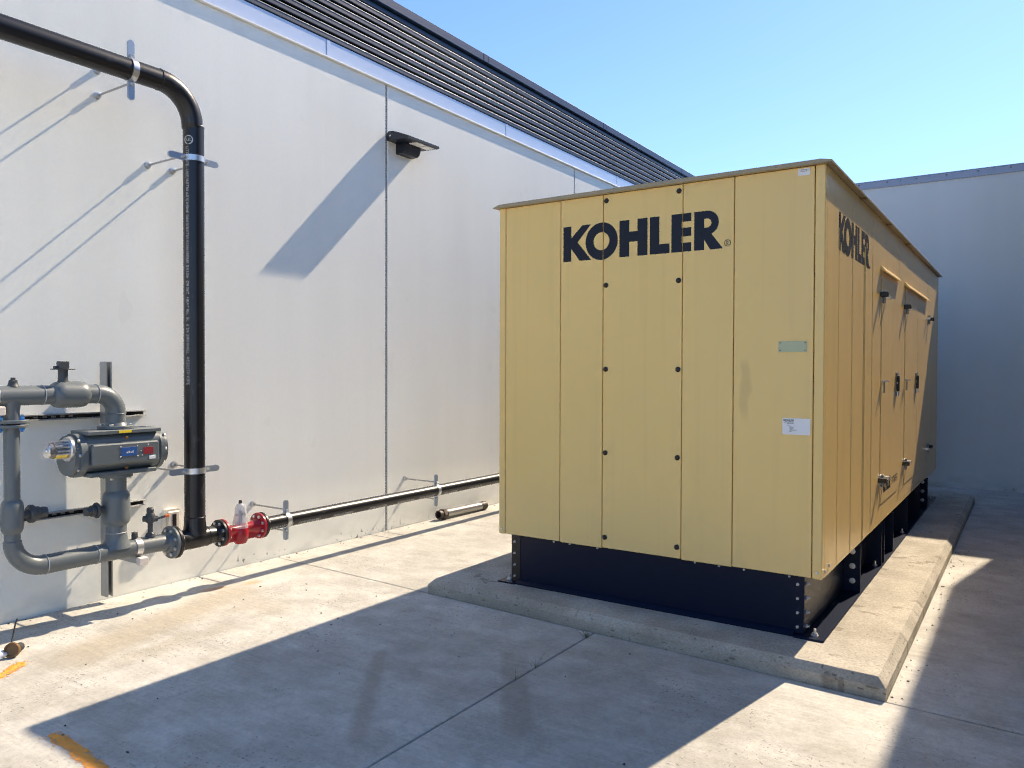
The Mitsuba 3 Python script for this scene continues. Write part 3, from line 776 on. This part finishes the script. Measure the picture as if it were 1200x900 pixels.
# vertical drop at left with flange, coupling and elbow
RS = 0.042
part(gp, 'pipe', tube([(PX, YL, ZT1 - 0.03), (PX, YL, ZT1 - 0.055), (PX, YL, ZT1 - 0.09), (PX, YL, 1.30)], np.array([0.052, 0.047, RS, RS]), 32), 'mat_grey', 40)
f = part(gp, 'flange', [disc((PX, YL, 1.288), (0, 0, 1), 0.092, 0.018, 0.003, 40), disc((PX, YL, 1.262), (0, 0, 1), 0.092, 0.018, 0.003, 40)], 'mat_grey', 30)
for k in range(4):
    a = 0.35 + k * math.pi / 2
    c = (PX + 0.074 * math.cos(a), YL + 0.074 * math.sin(a))
    part(f, 'bolt', [hexnut((*c, 1.306), (0, 0, 1), 0.015, 0.014), rod((*c, 1.238), (*c, 1.334), 0.008, 12), hexnut((*c, 1.246), (0, 0, 1), 0.015, 0.016)], 'mat_bluebolt', 30)
part(gp, 'pipe', tube([(PX, YL, 1.265), (PX, YL, 1.0), (PX, YL, 0.62)], RS, 32), 'mat_grey', 40)
part(gp, 'union', bulb((PX, YL, 0.64), (0, 0, 1), 0.20, RS, 0.060), 'mat_grey', 40)
arc = [(PX, YL + 0.17 - 0.17 * math.cos(t), ZB1 + 0.17 - 0.17 * math.sin(t)) for t in np.linspace(0, math.pi / 2, 16)]
rr = np.r_[[RS, RS], np.linspace(RS + 0.006, RG, 16), [RG]]
part(gp, 'elbow', tube([(PX, YL, 0.66), (PX, YL, 0.60)] + arc + [(PX, 2.275, ZB1)], rr, 36), 'mat_grey', 40)
part(gp, 'weld_bead', [ring((PX, 2.272, ZB1), (0, 1, 0), RG + 0.001, 0.003), ring((PX, 2.575, ZB1), (0, 1, 0), RG + 0.001, 0.003)], 'mat_bead', True)
part(gp, 'pipe', tube([(PX, 2.273, ZB1), (PX, 2.6, ZB1), (PX, 3.0, ZB1 - 0.006), (PX, 3.05, ZB1 - 0.01)], RG, 36), 'mat_grey', 40)
part(gp, 'tee', [tube([(PX, YR, ZB1 + 0.02), (PX, YR, ZB1 + 0.055), (PX, YR, ZB1 + 0.075), (PX, YR, ZB1 + 0.11), (PX, YR, 0.58)], np.array([0.09, 0.078, 0.068, 0.063, 0.062]), 36)], 'mat_grey', 40)
part(gp, 'pipe', tube([(PX, YR, 0.56), (PX, YR, 0.9), (PX, YR, 0.915)], 0.062, 36), 'mat_grey', 40)
part(gp, 'union', bulb((PX, YR, 0.592), (0, 0, 1), 0.225, 0.062, 0.083), 'mat_grey', 40)
part(gp, 'weld_bead', ring((PX, YR, 0.545), (0, 0, 1), 0.0635, 0.003), 'mat_bead', True)
f = part(gp, 'flange', [disc((PX, YR, 0.906), (0, 0, 1), 0.100, 0.022, 0.003, 40)], 'mat_grey', 30)
for k in range(4):
    a = math.pi / 4 + k * math.pi / 2
    part(f, 'bolt', hexnut((PX + 0.08 * math.cos(a), YR + 0.08 * math.sin(a), 0.894), (0, 0, 1), 0.014, 0.013), 'mat_bolt', 30)
flange(gp, 3.104, -1, 0.112, 0.022, 'mat_grey', 0.058, z=ZL + 0.004)
# capped side stubs facing each other
part(gp, 'stub', [rod((PX, YL + 0.05, 0.742), (PX, YL + 0.09, 0.742), 0.026, 20), disc((PX, YL + 0.085, 0.742), (0, 1, 0), 0.054, 0.035, 0.008, 28), disc((PX, YL + 0.119, 0.742), (0, 1, 0), 0.040, 0.03, 0.005, 28), hexnut((PX, YL + 0.148, 0.742), (0, 1, 0), 0.036, 0.04)], 'mat_grey_dark', 30)
part(gp, 'stub', [rod((PX, YR - 0.13, 0.705), (PX, YR - 0.07, 0.705), 0.022, 20), disc((PX, YR - 0.118, 0.705), (0, -1, 0), 0.050, 0.020, 0.006, 28), disc((PX, YR - 0.137, 0.705), (0, -1, 0), 0.036, 0.03, 0.005, 28), hexnut((PX, YR - 0.165, 0.705), (0, -1, 0), 0.030, 0.035)], 'mat_grey_dark', 30)
# outlets on top of the runs
part(gp, 'plug', [lathe((PX, 2.105, ZT1 + RG - 0.004), (0, 0, 1), [(0, 0), (0, 0.034), (0.012, 0.026), (0.025, 0.024), (0.025, 0)], 20), hexnut((PX, 2.105, ZT1 + RG + 0.02), (0, 0, 1), 0.024, 0.014), hexnut((PX, 2.105, ZT1 + RG + 0.034), (0, 0, 1), 0.014, 0.014)], 'mat_grey_dark', 30)
part(gp, 'gauge_stem', [lathe((PX, 2.385, ZT1 + 0.07), (0, 0, 1), [(0, 0), (0, 0.036), (0.02, 0.028), (0.085, 0.027), (0.085, 0)], 20), disc((PX, 2.385, ZT1 + 0.152), (0, 0, 1), 0.068, 0.007, 0.002, 28), bx(PX - 0.022, PX + 0.022, 2.355, 2.415, ZT1 + 0.158, ZT1 + 0.205, 0.005), bx(PX - 0.03, PX + 0.0, 2.34, 2.37, ZT1 + 0.158, ZT1 + 0.175, 0.003)], 'mat_grey_dark', 30)
part(gp, 'plug', [rod((PX, 2.835, ZB1 + 0.05), (PX, 2.835, ZB1 + 0.078), 0.02, 18), hexnut((PX, 2.835, ZB1 + 0.077), (0, 0, 1), 0.022, 0.02)], 'mat_grey_dark', 30)
pc = part(gp, 'petcock', [lathe((PX, 2.945, ZB1 + 0.05), (0, 0, 1), [(0, 0), (0, 0.034), (0.02, 0.028), (0.03, 0.017), (0.09, 0.016), (0.10, 0.03), (0.125, 0.034), (0.15, 0.028), (0.16, 0.022), (0.185, 0.024), (0.195, 0.018), (0.195, 0)], 20),
                         rod((PX - 0.01, 2.90, ZB1 + 0.175), (PX + 0.01, 2.99, ZB1 + 0.165), 0.020, 16), rod((PX + 0.02, 2.955, ZB1 + 0.165), (PX + 0.045, 3.03, ZB1 + 0.18), 0.008, 12)], 'mat_grey_dark', 30)
part(pc, 'lever_tip', rod((PX + 0.045, 3.025, ZB1 + 0.179), (PX + 0.052, 3.05, ZB1 + 0.184), 0.011, 12), 'mat_orange_plastic', 30)

# ------------------------------------------------------------------ rotary gas meter
gm = thing('gas_meter', 'grey rotary gas meter with a clear index cylinder on its left end', 'gas meter')


def yprism(poly, y0, y1):
    return along_y(poly, y0, y1)


def rrect(x0, x1, z0, z1, r, n=8):
    return sbox(x0 + r, z0 + r, x1 - r, z1 - r).buffer(r, quad_segs=n)


MZ0, MZ1 = 0.945, 1.205
part(gm, 'body', yprism(rrect(PX - 0.115, PX + 0.105, MZ0 + 0.012, MZ1 - 0.010, 0.07), 2.475, 2.955), 'mat_grey', 30)
part(gm, 'end_plate', [yprism(rrect(PX - 0.135, PX + 0.125, MZ0 - 0.015, MZ1 - 0.002, 0.12, 16), 2.435, 2.474), yprism(rrect(PX - 0.12, PX + 0.11, MZ0, MZ1 - 0.015, 0.11, 16), 2.40, 2.4345)], 'mat_grey', 30)
e = part(gm, 'end_plate', [yprism(rrect(PX - 0.13, PX + 0.12, MZ0 - 0.010, MZ1 + 0.002, 0.12, 16), 2.956, 2.985), yprism(rrect(PX - 0.11, PX + 0.10, MZ0 + 0.015, MZ1 - 0.025, 0.095, 16), 2.9855, 3.015)], 'mat_grey', 30)
for (dx, dz) in ((0.10, 0.09), (0.115, 0.0), (0.09, -0.09), (-0.09, 0.1)):
    part(gm, 'bolt', hexnut((PX + dx - 0.005, 2.435, 1.075 + dz), (0, -1, 0), 0.011, 0.012), 'mat_bolt', 30)
    part(gm, 'bolt', hexnut((PX + dx - 0.008, 2.985, 1.075 + dz), (0, 1, 0), 0.011, 0.012), 'mat_bolt', 30)
part(gm, 'top_plate', [bx(PX - 0.10, PX + 0.115, 2.475, 2.958, MZ1 - 0.012, MZ1 + 0.013, 0.004)], 'mat_grey', False)
part(gm, 'bottom_plate', [bx(PX - 0.10, PX + 0.115, 2.49, 2.925, MZ0 - 0.015, MZ0 + 0.012, 0.004)], 'mat_grey', False)
cover = part(gm, 'front_cover', bx(PX + 0.100, PX + 0.142, 2.490, 2.925, 1.005, 1.135, 0.008), 'mat_grey', False)
fx = PX + 0.1425
for (y0, y1, z0, z1, m_, lb) in ((2.668, 2.772, 1.050, 1.107, 'mat_bluetag', 'small blue plate'), (2.815, 2.882, 1.052, 1.098, 'mat_redtag', 'small red plate'), (2.855, 2.897, 1.018, 1.041, 'mat_white', 'small white label')):
    part(cover, 'plate', bx(fx, fx + 0.003, y0, y1, z0, z1, 0.0008), m_, False, label=lb)
part(cover, 'plate_print', [bx(fx + 0.0031, fx + 0.0038, 2.700 + k * 0.013, 2.709 + k * 0.013, 1.068, 1.076 + 0.006 * (k % 2), 0.0001) for k in range(4)] + [bx(fx + 0.0031, fx + 0.0038, 2.862, 2.890, 1.028, 1.032, 0.0001)], 'mat_print', False)
part(cover, 'rivet', [disc((fx, y, z), (1, 0, 0), 0.0045, 0.003, 0.001, 10) for y in (2.664, 2.776) for z in (1.046, 1.111)] + [disc((fx, y, z), (1, 0, 0), 0.0045, 0.003, 0.001, 10) for y, z in ((2.808, 1.048), (2.848, 1.112), (2.80, 1.075))], 'mat_bolt', 30)
part(gm, 'port_plug', [disc((PX + 0.112, 2.715, 1.165), (1, 0, 0), 0.010, 0.014, 0.002, 14), disc((PX + 0.112, 2.715, 0.975), (1, 0, 0), 0.010, 0.014, 0.002, 14)], 'mat_brass', 30)
part(gm, 'yellow_tag', bx(PX + 0.1155, PX + 0.118, 2.668, 2.752, MZ1 - 0.008, MZ1 + 0.008, 0.0005), 'mat_yellow', False)
IX, IZ = PX + 0.035, 1.112
ix = part(gm, 'index', [rod((IX, 2.278, IZ), (IX, 2.40, IZ), 0.044, 28), disc((IX, 2.300, IZ), (0, 1, 0), 0.0475, 0.008, 0.002, 28)], 'mat_greyprint', 30)
part(ix, 'bar', [rod((IX + 0.046 * math.cos(a), 2.310, IZ + 0.046 * math.sin(a)), (IX + 0.046 * math.cos(a), 2.40, IZ + 0.046 * math.sin(a)), 0.006, 10) for a in (-0.55, -0.1, 0.42, 0.95, 1.5)], 'mat_chrome', 30)
part(ix, 'wheel', [disc((IX, 2.2775, IZ), (0, -1, 0), 0.046, 0.010, 0.002, 28), disc((IX, 2.268, IZ), (0, -1, 0), 0.016, 0.006, 0.002, 20)], 'mat_chrome', 30)
part(ix, 'collar', [lathe((IX, 2.402, IZ), (0, -1, 0), [(0, 0.035), (0, 0.076), (0.016, 0.076), (0.022, 0.070), (0.022, 0.035)], 32)], 'mat_zinc', 30)
part(ix, 'dome', lathe((IX, 2.385, IZ), (0, -1, 0), [(0, 0.060), (0.10, 0.060), (0.128, 0.057), (0.142, 0.046), (0.148, 0.024), (0.149, 0)], 32), 'mat_glass', True)
part(ix, 'yellow_tag', lathe((IX, 2.306, IZ), (0, 1, 0), [(0, 0.0515), (0.07, 0.0515)], 32).slice_plane((0, 0, IZ - 0.026), (0, 0, -1)), 'mat_yellow', False)

# ------------------------------------------------------------------ struts and brackets behind the pipework
sf = thing('strut_frame', 'bare steel strut frame fixed to the wall behind the gas meter', 'strut frame')


def channel_z(x0, x1, y, z0, z1):
    return [bx(x0, x1, y - 0.0205, y - 0.0170, z0, z1, 0.001), bx(x0, x1, y + 0.0170, y + 0.0205, z0, z1, 0.001), bx(x0, x0 + 0.0035, y - 0.0168, y + 0.0168, z0, z1, 0.001),
            bx(x1 - 0.009, x1 - 0.0003, y - 0.0168, y - 0.0115, z0, z1, 0.001), bx(x1 - 0.009, x1 - 0.0003, y + 0.0115, y + 0.0168, z0, z1, 0.001)]


def channel_y(x0, x1, y0, y1, z):
    return [bx(x0, x1, y0, y1, z - 0.0205, z - 0.0170, 0.001), bx(x0, x1, y0, y1, z + 0.0170, z + 0.0205, 0.001), bx(x0, x0 + 0.0035, y0 + 0.001, y1 - 0.001, z - 0.0168, z + 0.0168, 0.001),
            bx(x1 - 0.009, x1 - 0.0003, y0, y1, z - 0.0168, z - 0.0115, 0.001), bx(x1 - 0.009, x1 - 0.0003, y0, y1, z + 0.0115, z + 0.0168, 0.001)]


part(sf, 'upright', channel_z(0.046, 0.128, 2.828, 0.045, 1.655), 'mat_zinc_dull', False)
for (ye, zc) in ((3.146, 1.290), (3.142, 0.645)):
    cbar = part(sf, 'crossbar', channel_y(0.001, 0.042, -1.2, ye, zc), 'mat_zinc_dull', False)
    part(cbar, 'painted_shade', bx(0.0047, 0.0062, -1.2, ye - 0.002, zc - 0.0166, zc + 0.0166, 0.0004), 'mat_black', False)  # black strip put in for the shade inside the open channel
    for y in np.arange(2.40, 2.64, 0.055):
        part(cbar, 'slot', bx(0.0064, 0.0070, y, y + 0.028, zc - 0.006, zc + 0.006, 0.0002), 'mat_zinc_dull', False)
for z in (1.29, 0.645):
    part(sf, 'bolt', hexnut((0.1285, 2.828, z), (1, 0, 0), 0.014, 0.01), 'mat_bolt', 30)


def bracket(y, z, R, label):
    """Strut arm out from the wall with a bearing block and a clamp round the grey pipe."""
    b = thing('pipe_bracket', label, 'pipe bracket')
    zt = z - R - 0.004
    part(b, 'arm', [bx(0.044, PX + 0.055, y - 0.0205, y - 0.017, zt - 0.041, zt, 0.001), bx(0.044, PX + 0.055, y + 0.017, y + 0.0205, zt - 0.041, zt, 0.001), bx(0.044, PX + 0.055, y - 0.0168, y + 0.0168, zt - 0.041, zt - 0.037, 0.001)], 'mat_zinc_dull', False)
    part(b, 'end_block', bx(PX + 0.05, PX + 0.095, y - 0.031, y + 0.031, zt - 0.046, zt + 0.004, 0.004), 'mat_wood', False)
    part(b, 'clamp', band((PX, y, z), (0, 1, 0), R + 0.0005, 0.003, 0.042), 'mat_zinc', 30)


bracket(2.845, ZB1 - 0.003, RG, 'bracket arm with pale end block under the lower grey pipe by the flange')
bracket(1.995, ZT1, RG, 'bracket arm with pale end block under the upper grey pipe at the left edge')

# ------------------------------------------------------------------ wall fittings
oc = thing('outlet_cover', 'small beige weatherproof outlet cover low on the wall behind the pipes', 'outlet cover')
cvp = rrect(3.285, 3.405, 0.395, 0.565, 0.03)
mo = trimesh.creation.extrude_polygon(cvp, 0.05, engine='earcut')
v = np.array(mo.vertices)
mo.vertices = np.c_[v[:, 2] + 0.0005, v[:, 0], v[:, 1]]
mo.fix_normals()
part(oc, 'hood', [mo, bx(0.0505, 0.066, 3.297, 3.393, 0.41, 0.55, 0.012)], 'mat_beige', 30)
part(oc, 'slot', bx(0.0663, 0.069, 3.330, 3.362, 0.43, 0.53, 0.001), 'mat_black', False)

wl = thing('wall_lamp', 'dark wall-mounted floodlight high on the pale wall beside a joint', 'wall lamp')
hp = Polygon([(0.0005, 3.885), (0.0005, 3.955), (0.03, 3.973), (0.09, 3.966), (0.285, 3.893), (0.285, 3.874), (0.26, 3.870)])
part(wl, 'head', along_y(hp, 5.69, 6.165), 'mat_lamp', False)
bp2 = Polygon([(0.0005, 3.782), (0.085, 3.782), (0.112, 3.80), (0.125, 3.83), (0.13, 3.876), (0.0005, 3.884)])
part(wl, 'driver_box', along_y(bp2, 5.825, 6.055), 'mat_lamp', 30)
for a, b in ((5.86, 6.00), (6.02, 6.13)):
    pl = Polygon([(0.145, 3.8715), (0.250, 3.8655), (0.250, 3.8715), (0.145, 3.8775)])
    part(wl, 'lens', along_y(pl, a, b), 'mat_led', False)
part(wl, 'screw', disc((0.05, 5.6895, 3.925), (0, -1, 0), 0.010, 0.005, 0.001, 12), 'mat_bolt', 30)

# ------------------------------------------------------------------ loose things on the ground
fh = thing('flexible_hose', 'short braided steel pipe connector lying on the ground against the wall', 'hose')
a0, a1 = np.array([0.105, 6.40, 0.060]), np.array([0.118, 7.20, 0.050])
ax = (a1 - a0) / np.linalg.norm(a1 - a0)
L = np.linalg.norm(a1 - a0)
prof = [(0.08, 0.03)] + [(0.08 + s, 0.043 + 0.0022 * math.sin(s * 260)) for s in np.linspace(0, L - 0.16, 120)] + [(L - 0.08, 0.03)]
part(fh, 'braid', lathe(a0, ax, prof, 28), 'mat_braid', True)
part(fh, 'fitting', [lathe(a0, ax, [(0.05, 0.034), (-0.02, 0.034), (-0.022, 0.046), (0.02, 0.046), (0.022, 0.044), (0.10, 0.048), (0.10, 0.03)], 28), lathe(a0, ax, [(0.03, 0.034), (0.03, 0.059), (0.075, 0.059), (0.075, 0.034)], 6), lathe(a0, ax, [(0.05, 0.0), (0.05, 0.036)], 20)], 'mat_rust', 30)
part(fh, 'fitting', [lathe(a0, ax, [(L - 0.085, 0.03), (L - 0.085, 0.048), (L - 0.05, 0.048), (L - 0.045, 0.05), (L, 0.05), (L + 0.002, 0.04), (L + 0.002, 0)], 28)], 'mat_rust', 30)

# cap and cable by the left edge
cp = thing('rusty_cap', 'rusty brown round cap tipped up on the concrete at the left edge', 'cap')
part(cp, 'rim', [lathe((0.665, 1.985, 0.040), (0.62, -0.72, 0.25), [(-0.012, 0), (-0.012, 0.040), (0.0, 0.043), (0.012, 0.040), (0.012, 0.032), (0.004, 0.030), (0.004, 0)], 24)], 'mat_brass', 30)
part(cp, 'stub', [rod((0.63, 2.02, 0.030), (0.59, 2.06, 0.024), 0.024, 16)], 'mat_rubber', 30)
dbp = thing('rag', 'small crumpled white scrap beside the rusty cap at the left edge', 'scrap')
ms = trimesh.creation.icosphere(3, 0.05)
mv = np.array(ms.vertices)
mv *= (0.7 + 0.7 * meshkit.fbm(mv * 40 + 5, 3))[:, None]
mv[:, 2] *= 0.55
ms.vertices = mv + np.array([0.615, 1.925, 0.022])
scene[dbp] = mikit.ply(ms, 'mat_white', smooth=40)
cb = thing('cable', 'thin black cable end sticking up from the concrete at the left edge', 'cable')
scene[cb] = mikit.ply(tube([(0.60, 1.99, 0.03), (0.575, 2.02, 0.05), (0.55, 2.04, 0.085), (0.53, 2.06, 0.14), (0.52, 2.075, 0.165)], 0.0045, 10), 'mat_rubber', smooth=40)


def spray(pts, w, label, seed):
    """A stroke of marking paint: thin, ragged-edged sheet."""
    L_ = LineString(pts)
    N = 70
    left, right = [], []
    for i in range(N + 1):
        t = i / N
        p = np.array(L_.interpolate(t, True).coords[0])
        q = np.array(L_.interpolate(min(1, t + 0.01), True).coords[0]) - np.array(L_.interpolate(max(0, t - 0.01), True).coords[0])
        nrm = np.array([-q[1], q[0]]) / (np.linalg.norm(q) + 1e-9)
        ww = w * (0.80 + 0.5 * meshkit.fbm(np.array([t * 9, seed, 0.0]), 3)) * min(1, 0.35 + 6 * min(t, 1 - t))
        r = lambda k: 0.022 * (meshkit.fbm(np.array([t * 45, seed + k, 0.3]), 3) - 0.5)
        left.append(p + nrm * (ww + r(1)))
        right.append(p - nrm * (ww + r(2)))
    poly = Polygon(left + right[::-1]).buffer(0)
    rg_ = np.random.default_rng(seed)
    spots = []
    for _ in range(420):
        p = np.array(L_.interpolate(rg_.random(), True).coords[0]) + rg_.normal(0, w * 0.75, 2)
        spots.append(Point(p).buffer(rg_.uniform(0.001, 0.0035), 3))
    holes = []
    for _ in range(420):
        p = np.array(L_.interpolate(rg_.random(), True).coords[0]) + rg_.choice([-1, 1]) * abs(rg_.normal(w * 0.9, w * 0.35)) * np.array([0.3, 1.0])
        holes.append(Point(p).buffer(rg_.uniform(0.0015, 0.005), 3))
    poly = unary_union([poly] + spots).difference(unary_union(holes))
    poly = unary_union([g_ for g_ in getattr(poly, 'geoms', [poly]) if g_.area > 1e-6])
    k = thing('paint_mark', label, 'paint mark')
    scene[k] = mikit.ply(trimesh.util.concatenate([prism(q, 0.0006, 0.0022) for q in getattr(poly, 'geoms', [poly])]), 'mat_spray', smooth=False)


spray([(0.97, 1.62), (0.92, 1.80), (0.86, 1.90), (0.79, 1.985)], 0.034, 'short curved orange paint stroke on the concrete at the left edge', 3)
spray([(1.80, 1.655), (1.98, 1.655), (2.15, 1.632), (2.45, 1.61)], 0.028, 'straight orange paint stroke at the tip of the generator shadow', 11)

# weeds in the joints and grit
for i, (x, y, n_, h) in enumerate(((3.142, 4.10, 14, 0.07), (3.143, 3.52, 5, 0.075), (3.143, 3.32, 3, 0.07))):
    k = thing('weed', ('dry weed tuft where the paving joint meets the pad', 'sparse dry weed in the long paving joint, middle of three', 'sparse dry weed in the long paving joint, nearest the camera')[i], 'weed')
    bl = []
    for _ in range(n_):
        a, s = rng.uniform(0, 2 * np.pi), rng.uniform(0.3, 1.0)
        o = np.array([x + rng.normal(0, 0.012), y - abs(rng.normal(0, 0.02)), -0.01])
        d = np.array([math.cos(a), math.sin(a), 0]) * h * rng.uniform(0.2, 0.9)
        t = np.linspace(0, 1, 6)[:, None]
        bl.append(tube(o + d * t ** 1.6 + np.array([0, 0, h * s]) * t, np.linspace(0.0016, 0.0005, 6), 5))
    scene[k] = mikit.ply(trimesh.util.concatenate(bl), 'mat_weed', smooth=False)
bits = []
for _ in range(170):
    if rng.random() < 0.35:
        x, y = rng.uniform(0.02, 0.10), rng.uniform(1.5, 8.0)
    elif rng.random() < 0.4:
        x, y = 4.79 + abs(rng.normal(0, 0.05)), rng.uniform(4.1, 8.0)
    else:
        x, y = rng.uniform(0.1, 5.6), rng.uniform(1.4, 4.0)
    m = trimesh.creation.icosphere(0, rng.uniform(0.003, 0.008))
    m.vertices = np.array(m.vertices) * rng.uniform(0.5, 1.5, 3) * [1, 1, 0.5] + [x, y, 0.002]
    bits.append(m)
part(None, 'grit', bits, 'mat_debris', False, kind='stuff', label='dark grit and leaf crumbs scattered over the concrete')
